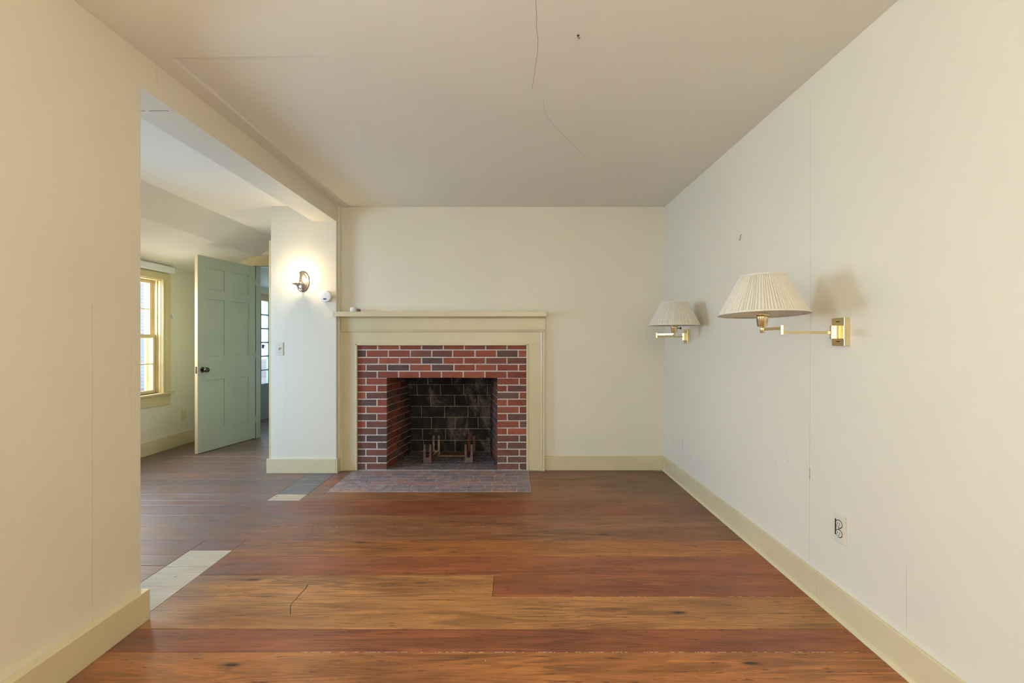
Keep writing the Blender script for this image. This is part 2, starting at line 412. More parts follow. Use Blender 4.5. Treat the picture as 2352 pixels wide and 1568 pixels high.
# wing wall with the sconce
ws = struct(obj('wall_wing', MB().box(-542, -395, 1055, 1460, FL-4, CEIL+4), 'wall', bevel=.4), 'narrow pale wall with the lit candle sconce', 'wall')
obj('seam', B(-509.2, -508.8, 1054.88, 1055.1, -270, 100), M['wall'], ws)
# rear wall behind the viewpoint, with two added windows
wz = struct(obj('wall_rear', wall_cells(MB(), 'Z', -322, -300, -420, 372, FL-4, CEIL+4, [(-300, -75, -110, 230), (-60, 165, -110, 230)]), 'wall'), 'pale cream wall behind the viewpoint', 'wall')

# ceiling of the main room, with its slightly uneven boards
ce = struct(obj('ceiling', B(-395, 372, -322, 1100, CEIL, CEIL+14), 'ceil'), 'cracked plaster ceiling of the fireplace room', 'ceiling')
mb = MB(); mb.frustum([P(-395, 509, CEIL-1.6), P(-371, 509, CEIL-1.6), P(-378, 1078, CEIL-1.6), P(-395, 1078, CEIL-1.6)],
                      [P(-395, 509, CEIL+.5), P(-366, 509, CEIL+.5), P(-374, 1078, CEIL+.5), P(-395, 1078, CEIL+.5)])
obj('ceiling_board', mb, 'ceil', ce)
mb = MB(); mb.frustum([P(-395, -300, CEIL-1.6), P(-120, -300, CEIL-.02), P(-120, 507, CEIL-.02), P(-395, 509, CEIL-1.6)],
                      [P(-395, -300, CEIL+.5), P(-120, -300, CEIL+.5), P(-120, 512, CEIL+.5), P(-395, 514, CEIL+.5)])
obj('ceiling_board', mb, 'ceil', ce)
def ceil_line(pts, wd, name='crack', mat='crack'):
    q = []
    for px, py in pts:
        s = (784-py)/CEIL; q.append(((px-1176)/s, F/s))
    mb = MB()
    for k, ((x0, z0), (x1, z1)) in enumerate(zip(q, q[1:])):
        a, b = P(x0, z0, CEIL-.06), P(x1, z1, CEIL-.06); t = (b-a).normalized(); sd = Vector((0, 0, 1)).cross(t)*wd*U/2; d = Vector((0, 0, .1*U))
        mb.frustum([a-sd, a+sd, b+sd, b-sd], [a-sd+d, a+sd+d, b+sd+d, b-sd+d])
    return obj(name, mb, mat, ce)
ceil_line([(1230, 0), (1233, 40), (1232, 62), (1236, 90), (1235, 118), (1230, 150), (1226, 180), (1222, 205)], .34)
ceil_line([(1248, 225), (1250, 250), (1256, 268), (1271, 285), (1290, 305), (1305, 322), (1322, 338), (1342, 360)], .18)

# left room: profiled ceiling, outer wall with window and glazed door, partition with doorway
prof = [(-990, 186), (-945, 202), (-778, 261), (-698, 304), (-440, 304), (-440, 322), (-702, 322), (-990, 204)]
c2 = struct(obj('ceiling_side_room', MB().prism(prof, 300, 2130), 'ceil'), 'sloping plaster ceiling of the side room beyond the opening', 'ceiling')
# slight tilt added towards the far end to give it a different shade
mb = MB(); q = [P(-538, 1050, 304.3), P(-687, 1111, 304.3), P(-698, 1430, 303.6), P(-538, 1430, 292)]
mb.frustum(q, [v + Vector((0, 0, 4*U)) for v in q]); obj('ceiling_board', mb, 'ceil', c2)
mb = MB(); q = [P(-697.5, 1113, 303.9), P(-697.5, 1430, 303.2), P(-778, 1430, 258.2), P(-778, 1185, 260.9)]
mb.frustum(q, [v + Vector((0, 0, 4*U)) for v in q]); obj('ceiling_board', mb, 'ceil', c2)
ow = struct(obj('wall_outer', wall_cells(MB(), 'X', -985, -945, 300, 2130, FL-4, 206, [(1070, 1264, -141, 166), (1690, 1925, FL-4, 184), (640, 840, -141, 166)]), 'wall'),
            'cream window wall of the side room beyond the opening', 'wall')
obj('crack', B(-945.1, -944.9, 1300, 1300.4, -255, 60), M['wall'], ow)
nr = struct(obj('wall_side_room_near', B(-985, -448, 300, 322, FL-4, 310), 'wall'), 'hidden near wall of the side room', 'wall')
dw = struct(obj('wall_partition', wall_cells(MB(), 'Z', 1431, 1453, -946, -540, FL-4, 312, [(-781, -578, FL-4, 229)]), 'wall'),
            'partition wall with the doorway behind the green door', 'wall')
fr_ = struct(obj('wall_far_end', B(-985, -480, 2110, 2130, FL-4, 320), 'wall'), 'far end wall seen past the green door', 'wall')
fs = struct(obj('wall_far_side', B(-500, -480, 1460, 2110, FL-4, 320), 'wall'), 'inner side wall of the far room', 'wall')

# baseboards
def bb_box(name, pts, label, parent=None): return struct(obj(name, pts, 'trim', bevel=.5), label, 'baseboard')
b = bb_box('baseboard_right', MB().box(346.4, 350, -300, 640, FL, -262).box(346.4, 350, 538.4, 1076, FL, -262) if False else B(346.4, 350, -300, 1078, FL, -262.5), 'long cream baseboard along the foot of the lamp wall')
obj('shoe_moulding', MB().prism([(343.6, FL), (346.4, FL), (346.4, FL+3.4), (344.9, FL+2.8)], -300, 1078), 'trim', b)
s = (1876-1176)/346.4
obj('seam', B(346.28, 346.5, F/s-.2, F/s+.2, FL+3, -262.5), 'seam', b)
bb_box('baseboard_back', B(76, 346.4, 1074.4, 1078, FL, -262), 'cream baseboard on the back wall, right of the mantel')
bb_box('baseboard_left', MB().box(-395, -385.5, -300, ENDZ+1, FL, -263), 'thick cream baseboard on the left foreground wall')
bb_box('baseboard_wing', MB().box(-550, -395, 1050.5, 1055, FL, -263).box(-395, -391, 1050.5, 1078, FL, -263), 'cream baseboard under the light switch and sconce')
bb_box('baseboard_outer', B(-945, -940.5, 322, 1431, FL, -259), 'cream baseboard below the side room window')
bb_box('baseboard_far', B(-945, -941, 1453, 1686, FL, -262), 'cream baseboard in the far room past the green door')
t = struct(obj('trim_2', MB().box(-547, -542, 1056, 1082, -263, 227), 'yellow', bevel=.4), 'narrow yellow-cream casing edge beside the sconce wall', 'trim')
t = struct(obj('trim_3', MB().box(-395, -391.5, 1066, 1078, -263, CEIL), 'wall', bevel=.4), 'painted corner strip between back wall and wide opening', 'trim')

# ------------------------------------------------------------------ floor of wide boards
flo = struct(obj('floor', MB().box(-990, 372, -322, 2130, FL-12, FL-3.2), 'sub'), 'wide varnished pine board floor', 'floor')
edges = [-300, -250, -200, -150, -100, -50, 0, 50, 100, 150, 200, 250, 300, 350, 397, 446, 482, 543, 593, 645, 696, 748, 797, 846, 871, 906, 958, 1006, 1053, 1078]
GOLD = (.47, .205, .060); AMB = (.44, .155, .038); RED = (.31, .092, .033); BRN = (.30, .120, .046); DRK = (.20, .085, .038)
colr = {397: (.47, .175, .045), 446: RED, 482: GOLD, 543: AMB, 593: RED, 645: AMB, 696: BRN, 748: BRN, 797: RED, 846: RED, 871: BRN, 906: BRN, 958: BRN, 1006: BRN, 1053: DRK, 350: GOLD}
colr[446-0] = RED
def plank(x0, x1, z0, z1, mat, color, dh=0, name='plank'):
    g = .22; j = random.uniform(-.12, .12)+dh
    mb = MB(); x0 += g; x1 -= g; z0 += g; z1 -= g
    c = .3
    mb.frustum([P(x0, z0, FL-3.2), P(x1, z0, FL-3.2), P(x1, z1, FL-3.2), P(x0, z1, FL-3.2)],
               [P(x0, z0, FL-.3+j), P(x1, z0, FL-.3+j), P(x1, z1, FL-.3+j), P(x0, z1, FL-.3+j)])
    b = len(mb.v)
    mb.f.remove((4, 5, 6, 7))
    for x, z in ((x0+c, z0+c), (x1-c, z0+c), (x1-c, z1-c), (x0+c, z1-c)): mb.v.append(P(x, z, FL+j))
    mb.f += [(b, b+1, b+2, b+3)] + [(4+i, 4+(i+1) % 4, b+(i+1) % 4, b+i) for i in range(4)]
    v = random.uniform(.9, 1.1)
    return obj(name, mb, mat, flo, color=tuple(q*v for q in color))
HX0, HX1, HZ0 = -362.5, 37, 921
for z0, z1 in zip(edges, edges[1:]):
    c = colr.get(z0, random.choice([GOLD, AMB, RED, BRN]))
    runs = [(-395, 350)]
    if z0 in (696, 748, 797): runs = [(-945, 350)]
    if z0 == 846: runs = [(-945, 350)]
    if z0 == 543: runs = [(-395, -22.5), (-22.5, 350)]
    elif z0 < 397: x = random.uniform(-200, 200); runs = [(-395, x), (x, 350)]
    if z0 == 906:   # boards cut around the hearth
        plank(-395, HX0-.5, 906, 958, 'wood', c); plank(HX1+.5, 350, 906, 958, 'wood', c)
        plank(HX0-.5, HX1+.5, 906, HZ0-.5, 'wood', c); continue
    if z0 > 906:
        plank(-395, HX0-.5, z0, z1, 'wood', RED); plank(HX1+.5, 350, z0, z1, 'wood', c); continue
    for k, (x0, x1) in enumerate(runs):
        plank(x0, x1, z0, z1, 'wood', GOLD if (z0 == 543 and k == 0) else (RED if z0 == 543 else c))
# strip under the header, where a wall once stood: bare and grey patches between worn boards
for z0, z1, mt, cc in ((323, 420, 'wood_worn', BRN), (420, 493, 'wood_worn', BRN), (493, 507, 'greywood', BRN), (507, 515, 'raw', BRN), (515, 566, 'raw', BRN), (566, 615, 'raw', BRN),
                       (615, 663, 'raw', BRN), (663, 696, 'wood_worn', RED), (871, 906, 'raw', BRN),
                       (906, 962, 'greywood', BRN), (962, 1055, 'greywood', BRN)):
    x1 = -385 if z0 > 906 else -395
    plank(-455, -395.0, z0, z1, mt, cc, name='patch_board' if mt != 'wood_worn' else 'plank')
le = [323, 372, 421, 470, 520, 570, 618, 650, 696, 748, 797, 846, 871, 906, 958, 1006, 1053, 1103, 1153, 1203, 1253, 1303, 1353, 1403, 1453]
for z0, z1 in zip(le, le[1:]):
    if 696 <= z0 < 871: continue
    xe = -455 if z0 < 1053 else -543
    plank(-945, xe, z0, z1, 'wood_worn', random.choice([BRN, AMB, BRN, RED]) if z0 < 850 else random.choice([DRK, BRN, DRK]))
z = 1453
while z < 2100:
    plank(-945, -500, z, z+50, 'wood_worn', random.choice([BRN, DRK])); z += 50
# crumbs of fallen plaster in the corner
cr = MB()
for i in range(26):
    x = 343 - abs(random.gauss(0, 9)); z = 1073 - abs(random.gauss(0, 8)); r = random.uniform(.3, .9)
    cr.lathe((x, z, FL+.1), [(r*.8, 0), (r, r*.4), (r*.4, r*.9)], 5)
tag(obj('plaster_crumbs', cr, 'paper'), 'white crumbs of plaster on the floor in the back right corner', 'debris', kind='stuff')
# old paint and filler caught in the board joints
mb = MB()
for Zs, xa, xb, dens in ((748, -372, -255, .75), (748, -255, 60, .12), (446, -200, 170, .5), (446, 170, 345, .7), (593, -60, -20, .4), (696, -60, 330, .18), (543, 40, 330, .2), (906, -900, -420, .25), (1053, -900, -560, .3)):
    x = xa
    while x < xb:
        L_ = random.uniform(.5, 5)
        if random.random() < dens: mb.box(x, x+L_, Zs-random.uniform(.05, .4), Zs+random.uniform(.05, .25), FL-1, FL+.16)
        x += L_ + random.uniform(.3, 2)
tag(obj('seam_filler', mb, 'filler', flo), kind='stuff')
# dark scratch on the boards
def floor_pt(px, py, dh=.16):
    s = (py-784)/EYE; return ((px-1176)/s, F/s, FL+dh)
mb = MB()
pts = [floor_pt(*p) for p in ((707, 1342), (702, 1351), (692, 1361), (687, 1366), (680, 1376), (671, 1384), (667, 1392), (667, 1412))]
for a, b_ in zip(pts, pts[1:]): mb.obar(a, b_, .7, .05)
obj('scratch', mb, 'sub', flo)

# ------------------------------------------------------------------ fireplace brickwork
def zx(z): return z/3.266 + 740 - 1176
def zh(z): return 784 - (z/3.266 + 680)
fp = empty('fireplace', -161, 1090, FL); tag(fp, 'red brick fireplace with soot-blackened firebox set in the back wall', 'fireplace')
def quadbrick(name, o, u, v, n, u0, u1, v0, v1, dep, mat, parent, color=None, j=.25):
    """brick whose face lies in plane (o,u,v), n pointing out of the wall (unit Vectors in layout axes)"""
    ch = .35; r = lambda: random.uniform(-j, j)
    pr = random.uniform(-.25, .25)
    def pt(a, b, d): w_ = o + u*a + v*b + n*d; return P(w_.x, w_.y, w_.z)
    c = [(u0+r(), v0+r()), (u1+r(), v0+r()), (u1+r(), v1+r()), (u0+r(), v1+r())]
    mb = MB(); mb.v = [pt(a, b, -dep) for a, b in c] + [pt(a, b, pr-ch) for a, b in c]
    ins = [(1, 1), (-1, 1), (-1, -1), (1, -1)]
    mb.v += [pt(a+ch*i, b+ch*k, pr) for (a, b), (i, k) in zip(c, ins)]
    mb.f = [(3, 2, 1, 0)] + [(i, (i+1) % 4, 4+(i+1) % 4, 4+i) for i in range(4)] + [(4+i, 4+(i+1) % 4, 8+(i+1) % 4, 8+i) for i in range(4)] + [(8, 9, 10, 11)]
    return obj(name, mb, mat, parent, color=color)
def bcol(dark=.3):
    t = random.random()
    c = random.choice([(.30, .072, .036), (.26, .064, .034), (.33, .085, .044)]) if t > dark else random.choice([(.15, .075, .058), (.12, .065, .055), (.19, .072, .050)])
    v = random.uniform(.85, 1.15); return tuple(q*v for q in c)
ys = [366, 403, 459, 510, 562, 613, 665, 716, 767, 819, 872, 925, 977, 1028, 1080, 1131, 1182, 1232, 1283]
ys = [y if y < 614 else 613 + (y-613)*1.031 for y in ys]
G = 1.45   # half joint
full = {0: [415, 580, 745, 908, 1065, 1226, 1386], 1: [330, 495, 660, 822, 978, 1146, 1308, 1470], 2: [422, 580, 745, 905, 1062, 1225, 1385],
        3: [327, 488, 655, 818, 988, 1148, 1310, 1472], 4: [412, 572, 730, 895, 1058, 1220, 1386]}
XL, XR = zx(262), zx(1536); OX0, OX1, OT = -287.5, -34.0, zh(613)
ux, vh, nz = Vector((1, 0, 0)), Vector((0, 0, 1)), Vector((0, -1, 0))
O = Vector((0, 1078, 0))
rowh = []
for k in range(18):
    h1, h0 = zh(ys[k]), zh(ys[k+1])
    rowh.append((h0, h1))
    if k < 5:
        xs = [XL] + [zx(q) for q in full[k]] + [XR]
        for a, b_ in zip(xs, xs[1:]):
            quadbrick('brick', O, ux, vh, nz, a+G, b_-G, h0+G*.9 if k != 4 else h0+.1, h1-G*.9, 19, 'brick', fp, bcol(.2))
    else:
        dk = .2 if k < 9 else (.5 if k < 13 else .85)
        jl = zx(327 if k % 2 else 410); jr = zx(1478 if k % 2 else 1388)
        for a, b_ in ((XL, jl), (jl, OX0+G), (OX1-G, jr), (jr, XR)):
            quadbrick('brick', O, ux, vh, nz, a+G, b_-G, max(h0+G*.9, FL), h1-G*.9, 19, 'brick', fp, bcol(dk))
mo = MB()
mo.box(XL-1, XR+1, 1078.7, 1097, OT+.8, -5); mo.box(XL-1, OX0-.6, 1078.7, 1097, FL, OT+.8); mo.box(OX1+.6, XR+1, 1078.7, 1097, FL, OT+.8)
obj('mortar', mo, 'mortar', fp)
# splayed sides
def side(p0, p1, flip, dark):
    o = Vector((p0[0], p0[1], 0)); d = Vector((p1[0]-p0[0], p1[1]-p0[1], 0)); L = d.length; d.normalize()
    n = Vector((-d.y, d.x, 0)); n = n if (n.x > 0) == (not flip) else -n
    for k in range(4, 18):
        h0, h1 = rowh[k]
        js = [0, 47, 97, L+4] if k % 2 else [0, 22, 72, 122, L+4]
        for a, b_ in zip(js, js[1:]):
            mid = (a+b_)/2/L
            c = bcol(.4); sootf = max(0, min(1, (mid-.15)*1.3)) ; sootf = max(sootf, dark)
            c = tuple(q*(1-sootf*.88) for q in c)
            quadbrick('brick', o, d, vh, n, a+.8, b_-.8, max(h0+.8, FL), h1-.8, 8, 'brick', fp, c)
    q0 = o - n*.9; q1 = o + d*(L+6) - n*.9; q2 = q1 - n*7; q3 = q0 - n*7
    mb = MB(); lo = [P(q.x, q.y, FL) for q in (q0, q1, q2, q3)]; hi = [P(q.x, q.y, -52) for q in (q0, q1, q2, q3)]
    mb.frustum(lo, hi); obj('mortar', mb, 'mortar_in', fp)
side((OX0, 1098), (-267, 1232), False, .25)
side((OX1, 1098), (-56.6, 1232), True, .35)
# firebrick back, leaning forward above the knee
rows = [-289, -259, -229, -199, -170, -140, -111, -82, -52]
def backZ(h): return 1232 if h <= -170 else 1232 - (h+170)*27/76
jts = [[760, 998], [753, 925, 1100], [820, 998, 1170], [745, 918, 1093], [815, 993, 1170], [712, 887, 1062, 1240], [792, 972, 1152], [712, 887, 1062, 1240]]
mbm = MB()
for k in range(8):
    h0, h1 = rows[k], rows[k+1]; z0, z1 = backZ(h0), backZ(h1); sc_ = F/((z0+z1)/2)
    xl = -268 - (1232-z1)*.15; xr = -55.6 + (1232-z1)*.17
    xs = [xl] + [(q/3.266+740-1176)/sc_ for q in jts[k]] + [xr]
    vv = Vector((0, z1-z0, h1-h0)); L = vv.length; vv.normalize(); n = Vector((0, -vv.z, vv.y)); o = Vector((0, z0, h0))
    for a, b_ in zip(xs, xs[1:]):
        quadbrick('firebrick', o, ux, vv, n, a+.55, b_-.55, .5, L-.5, 8, 'fire', fp)
    q = o - n*.7; e = q + vv*L; q2, e2 = q - n*8, e - n*8
    mbm.frustum([P(xl-2, q.y, q.z), P(xr+2, q.y, q.z), P(xr+2, q2.y, q2.z), P(xl-2, q2.y, q2.z)], [P(xl-2, e.y, e.z), P(xr+2, e.y, e.z), P(xr+2, e2.y, e2.z), P(xl-2, e2.y, e2.z)])
obj('mortar', mbm, 'mortar_in', fp)
obj('smoke_chamber', MB().box(-300, -20, 1097.5, 1101, OT+1, -48).box(-300, -20, 1097.5, 1250, -52, -48), 'soot', fp)
# firebox floor: rising slightly to the back
def fz(z): return FL+1.2 + max(0, (z-1098))*5.5/134
z = 1078.0; k = 0
fl_m = MB()
while z < 1230:
    z1 = min(z+21, 1231)
    x = OX0 + (13 if k % 2 else -12)
    lim = lambda zz, sd: (OX0 + max(0, zz-1098)*20.5/134 + .6) if sd < 0 else (OX1 - max(0, zz-1098)*22.6/134 - .6)
    xl, xr = max(lim(z, -1), lim(z1, -1)), min(lim(z, 1), lim(z1, 1))
    xs = [xl]; x = xl + (25 if k % 2 else 48)
    while x < xr-8: xs.append(x); x += 50
    xs.append(xr)
    for a, b_ in zip(xs, xs[1:]):
        o = Vector((0, z, fz(z))); v = Vector((0, z1-z, fz(z1)-fz(z))); L = v.length; v.normalize(); n = Vector((0, -v.z, v.y))
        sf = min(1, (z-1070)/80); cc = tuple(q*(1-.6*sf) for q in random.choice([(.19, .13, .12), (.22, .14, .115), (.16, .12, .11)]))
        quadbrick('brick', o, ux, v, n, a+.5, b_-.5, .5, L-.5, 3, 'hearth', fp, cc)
    z = z1; k += 1
obj('mortar', B(OX0, OX1, 1078.6, 1240, FL, FL+.4), 'mortar_in', fp)

# ash dump cover
ad = MB(); ad.box(-186, -120, 1186, 1212, fz(1212)+.3, fz(1212)+1.8)
adr = obj('ash_dump_cover', ad, 'rust', bevel=.3)
tag(adr, 'rusty rectangular iron ash cover at the back of the firebox floor', 'ash cover')
obj('rim', MB().box(-188, -118, 1184, 1186, fz(1186)+.4, fz(1200)+2.2), 'rustpale', adr)

# hearth
he = empty('hearth', -162, 1000, FL); tag(he, 'flush hearth of worn purplish bricks before the fireplace', 'hearth')
obj('mortar', B(HX0-.4, HX1+.4, HZ0-.4, 1071.5, FL-3, FL-.2), 'mortar', he)
obj('mortar', B(-354, 32.8, 1071.6, 1078, FL-3, FL-.2), 'mortar', he)
z = 1071.6; k = 0; RW = (1071.6-HZ0)/7.0
while z > HZ0+1:
    z0 = z-RW; off = random.uniform(-6, 6) + (24 if k % 2 else 0)
    xs = [HX0]; x = HX0 + 26 + off
    while x < HX1-8: xs.append(x); x += random.uniform(47, 53)
    xs.append(HX1)
    if xs[1]-xs[0] < 6: xs.pop(1)
    for a, b_ in zip(xs, xs[1:]):
        cc = random.choice([(.33, .22, .20), (.28, .20, .19), (.38, .22, .17), (.25, .19, .185)])
        quadbrick('brick', Vector((0, z0, FL+.5)), ux, Vector((0, 1, 0)), vh, a+.6, b_-.6, .6, RW-.6, 3, 'hearth', he, cc, j=.35)
    z = z0; k += 1

# ------------------------------------------------------------------ mantelpiece
ma = empty('mantelpiece', -161, 1074, FL); tag(ma, 'plain cream painted wooden mantelpiece framing the brick fireplace', 'mantelpiece')
D = 1078
mX0, mX1 = -391, 76.5
obj('shelf', MB().box(-395, mX1+.5, D-27, D, 56, 67), 'trim', ma, bevel=.5)
obj('shelf', MB().box(-402, -394.5, D-27, D-23.2, 56, 67), 'trim', ma, bevel=.4)
obj('bed_moulding', MB().prism([(D, 56), (D-11, 56), (D-10, 54.4), (D-8, 53.6), (D-7.4, 51.8), (D, 51.8)], mX0, mX1, 'X'), 'trim', ma)
obj('frieze_board', B(mX0, mX1, D-7, D, 28.3, 52), 'trim', ma, bevel=.4)
obj('moulding', MB().prism([(D, 28.3), (D-9.5, 28.3), (D-9.5, 26.5), (D-8.4, 26), (D-7.4, 22.3), (D-5.5, 21.2), (D, 21.2)], mX0, mX1-1, 'X'), 'trim', ma)
obj('head_board', B(-384, 67, D-5, D, -5.5, 21.4), 'trim', ma, bevel=.3)
obj('leg_board', B(-390.5, -358, D-5, D, FL, -5.5), 'trim', ma, bevel=.3)
obj('leg_board', B(37, 67, D-5, D, FL, -5.5), 'trim', ma, bevel=.3)
obj('edge_moulding', MB().prism([(66, D), (66, D-6), (68, D-7.5), (70.5, D-6.6), (71.5, D-8), (75, D-8), (75, D)], FL, 21.3, 'h'), 'trim', ma)
obj('edge_moulding', MB().prism([(-391.5, D), (-391.5, D-7.5), (-388.5, D-7.5), (-387, D-6.2), (-385, D-6.8), (-384, D-5), (-384, D)], FL, 21.3, 'h'), 'trim', ma)
obj('inner_bead', MB().box(-358.5, -354.2, D-6, D, FL, -5.4).box(33, 37.5, D-6, D, FL, -5.4).box(-358.5, 37.5, D-6, D, -9, -5), 'trim', ma, bevel=.8)
# pebbles on the shelf
def pebble(name, x, z, h, r, mat, label, t=1.9):
    mb = MB(); prof = [(0.01, 0), (r*.85, .1), (r, r*.3*t), (r*.95, r*.75*t), (r*.7, r*.95*t), (0.01, r*t)]
    mb.lathe((x, z, h), prof, 14, sx=1.5, sz=1.0); return tag(obj(name, mb, mat, smooth=True), label, 'pebble')
s = F/(D-22)
pebble('pebble', (812-1176)/s, D-22, 67.1, 5.6, 'stonew', 'smooth whitish stone at the left end of the mantel shelf')
pebble('pebble', (821-1176)/s, D-19, 67.1, 4.4, 'stoneb', 'small brown stone right of the whitish one on the mantel shelf', 1.5)

# ------------------------------------------------------------------ andirons
def andiron(xf, xr, label):
    a = empty('andiron', xf, 1150, fz(1132)); tag(a, label, 'andiron', 'pair of forked andirons in the firebox')
    def fork(x, z, h0, h1, w_, name, mat):
        mb = MB(); t = 5.2; lo = h0+14
        pr = [(x-w_/2, h0), (x+w_/2, h0), (x+w_/2, h1), (x+w_/2-t*.8, h1+.6), (x+w_/2-t, h1-1), (x+w_/2-t, lo), (x, lo-2.5), (x-w_/2+t, lo), (x-w_/2+t, h1-1), (x-w_/2+t*.8, h1+.6), (x-w_/2, h1)]
        mb.prism(pr, z-1.3, z+1.3); return obj(name, mb, mat, a, bevel=.25)
    fork(xf, 1132, fz(1132)+.5, fz(1132)+44, 19.5, 'fork', 'iron')
    fork(xr, 1196, fz(1196)+.5, fz(1196)+50, 18.5, 'fork', 'rustpale' if xf < -150 else 'rust')
    mb = MB(); mb.obar((xf-6, 1133, fz(1132)+8), (xr-6, 1195, fz(1196)+8), 2, 4); obj('bar', mb, 'rust', a)
    mb = MB(); mb.obar((xf+6, 1133, fz(1132)+8), (xr+6, 1195, fz(1196)+8), 2, 4); obj('bar', mb, 'rust', a)
andiron(-204, -193, 'left forked iron andiron with ash-pale rear prongs')
andiron(-104.5, -103, 'right forked iron andiron with rust-red rear prongs')

# ------------------------------------------------------------------ swing-arm wall lamps
def swing_lamp(zp, xk, zk, xs, zs, tilt, label, seed):
    rnd = random.Random(seed)
    L = empty('swing_arm_lamp', 350, zp, -4); tag(L, label, 'wall lamp', 'pair of brass swing-arm lamps on the right wall')
    bp = obj('backplate', B(344.4, 350, zp-9.5, zp+9.5, -4.5, 25), 'brass', L, bevel=.35)
    for h in (21, 0): obj('screw', MB().box(343.9, 344.5, zp-2.6, zp+2.6, h-.5, h+.5), 'knob', bp)
    obj('swivel', MB().lathe((341.6, zp, 2.5), [(4.6, 0), (5, .5), (5, 14), (4.6, 14.5)], 20), 'brass', L, smooth=True)
    mb = MB(); mb.obar((341.6, zp, 9.3), (xk, zk, 9.3), 1.1, 3); obj('arm', mb, 'brass', L, bevel=.2)
    obj('knuckle', MB().lathe((xk, zk, 6.6), [(1.9, 0), (2.3, .4), (2.3, 10), (1.9, 10.4)], 16), 'brass', L, smooth=True)
    mb = MB(); mb.obar((xk, zk, 13.6), (xs, zs, 13.6), 1.1, 3.2); obj('arm', mb, 'brass', L, bevel=.2)
    obj('socket', MB().lathe((xs, zs, 9.5), [(2.0, 0), (2.3, .4), (2.3, 5.2), (1.6, 6), (4.6, 7), (5.2, 8), (6.3, 17.2), (6.4, 18.2), (6.0, 19), (7.6, 20.2), (7.6, 21), (5.4, 22)], 24), 'brass', L, smooth=True)
    if seed == 2: obj('switch_key', MB().lathe((xs+6, zs-2, 24.5), [(.8, 0), (.8, 4), (2.2, 4.2), (2.2, 6)], 10, axis='x'), 'knob', L, smooth=True)
    obj('bulb', MB().lathe((xs, zs, 31.5), [(3.4, 0), (4.2, 4), (7.4, 12), (8.2, 17), (6.5, 22), (3, 25), (.01, 25.6)], 20), 'lampglass', L, smooth=True)
    # harp carrying the shade
    obj('harp', MB().tube([(xs+6*math.sin(a)*1.9 if True else 0, zs, 30+20.5*(1-math.cos(a))) for a in [math.pi*i/10 for i in range(11)]], .35, 6)
        .tube([(xs-6*math.sin(a)*1.9, zs, 30+20.5*(1-math.cos(a))) for a in [math.pi*i/10 for i in range(11)]], .35, 6), 'brass', L)
    hb, ht, rb, rt = 29.5, 72.5, 45.6, 23.2
    # pleats of uneven width
    an = [0.0]
    while an[-1] < 2*math.pi: an.append(an[-1] + math.radians(rnd.uniform(2.2, 5.6)))
    an = [a*2*math.pi/an[-1] for a in an[:-1]]; ring = []
    for i, a in enumerate(an):
        nx = an[(i+1) % len(an)] + (2*math.pi if i == len(an)-1 else 0); w_ = nx-a
        ring += [(a, -1.3), (a+w_*.16, .1), (a+w_*.45, .45), (a+w_*.82, .25)]
    def tl(x, z, h):   # slight tilt about the x axis through the socket
        dz, dh = z-zs, h-50; return P(x, zs + dz*math.cos(tilt) + dh*math.sin(tilt), 50 + dh*math.cos(tilt) - dz*math.sin(tilt))
    mb = MB(); n = len(ring); lev = [0, .5, 1.0]
    for t_ in lev:
        r = rb + (rt-rb)*t_; h = hb + (ht-hb)*t_
        for a, d in ring: mb.v.append(tl(xs+(r+d)*math.cos(a), zs+(r+d)*math.sin(a), h))
    for k in range(len(lev)-1):
        for i in range(n):
            j = (i+1) % n; mb.f.append((k*n+i, k*n+j, (k+1)*n+j, (k+1)*n+i))
    sh = obj('shade', mb, 'shade', L)
    mb = MB(); n = 72
    for t_ in (0, 1):
        r = (rb-1.0) + (rt-rb)*t_; h = hb + (ht-hb)*t_
        for i in range(n): a = 2*math.pi*i/n; mb.v.append(tl(xs+r*math.cos(a), zs+r*math.sin(a), h))
    for i in range(n): j = (i+1) % n; mb.f.append((i, j, n+j, n+i))
    obj('lining', mb, 'shade', sh, smooth=True)
    for t0, t1, ex, nm in ((0, .045, .75, 'hem'), (.965, 1.005, .75, 'hem')):
        mb = MB()
        for t_, e in ((t0, -1.0), (t0, ex), (t1, ex), (t1, -1.0)):
            r = rb + (rt-rb)*t_ + e; h = hb + (ht-hb)*t_
            for i in range(n): a = 2*math.pi*i/n; mb.v.append(tl(xs+r*math.cos(a), zs+r*math.sin(a), h))
        for k in range(4):
            for i in range(n): j = (i+1) % n; mb.f.append((k*n+i, k*n+j, ((k+1) % 4)*n+j, ((k+1) % 4)*n+i))
        obj(nm, mb, 'shade', sh, smooth=True)
    mb = MB()
    for i in range(3):
        a = 2*math.pi*i/3+.4; mb.tube([(xs, zs, 70.5), (xs+22*math.cos(a), zs+22*math.sin(a), 71.0)], .3, 6)
    mb.lathe((xs, zs, 70.3), [(1.2, 0), (1.5, .6), (1.2, 2.2), (.4, 3)], 10)
    obj('shade_fitter', mb, 'brass', sh)
swing_lamp(496, 278, 482, 278.4, 522, .045, 'nearer and larger-looking brass swing-arm lamp with pleated cream shade', 1)
swing_lamp(932, 279.6, 905, 301, 871, 0, 'farther brass swing-arm lamp with pleated shade near the back right corner', 2)

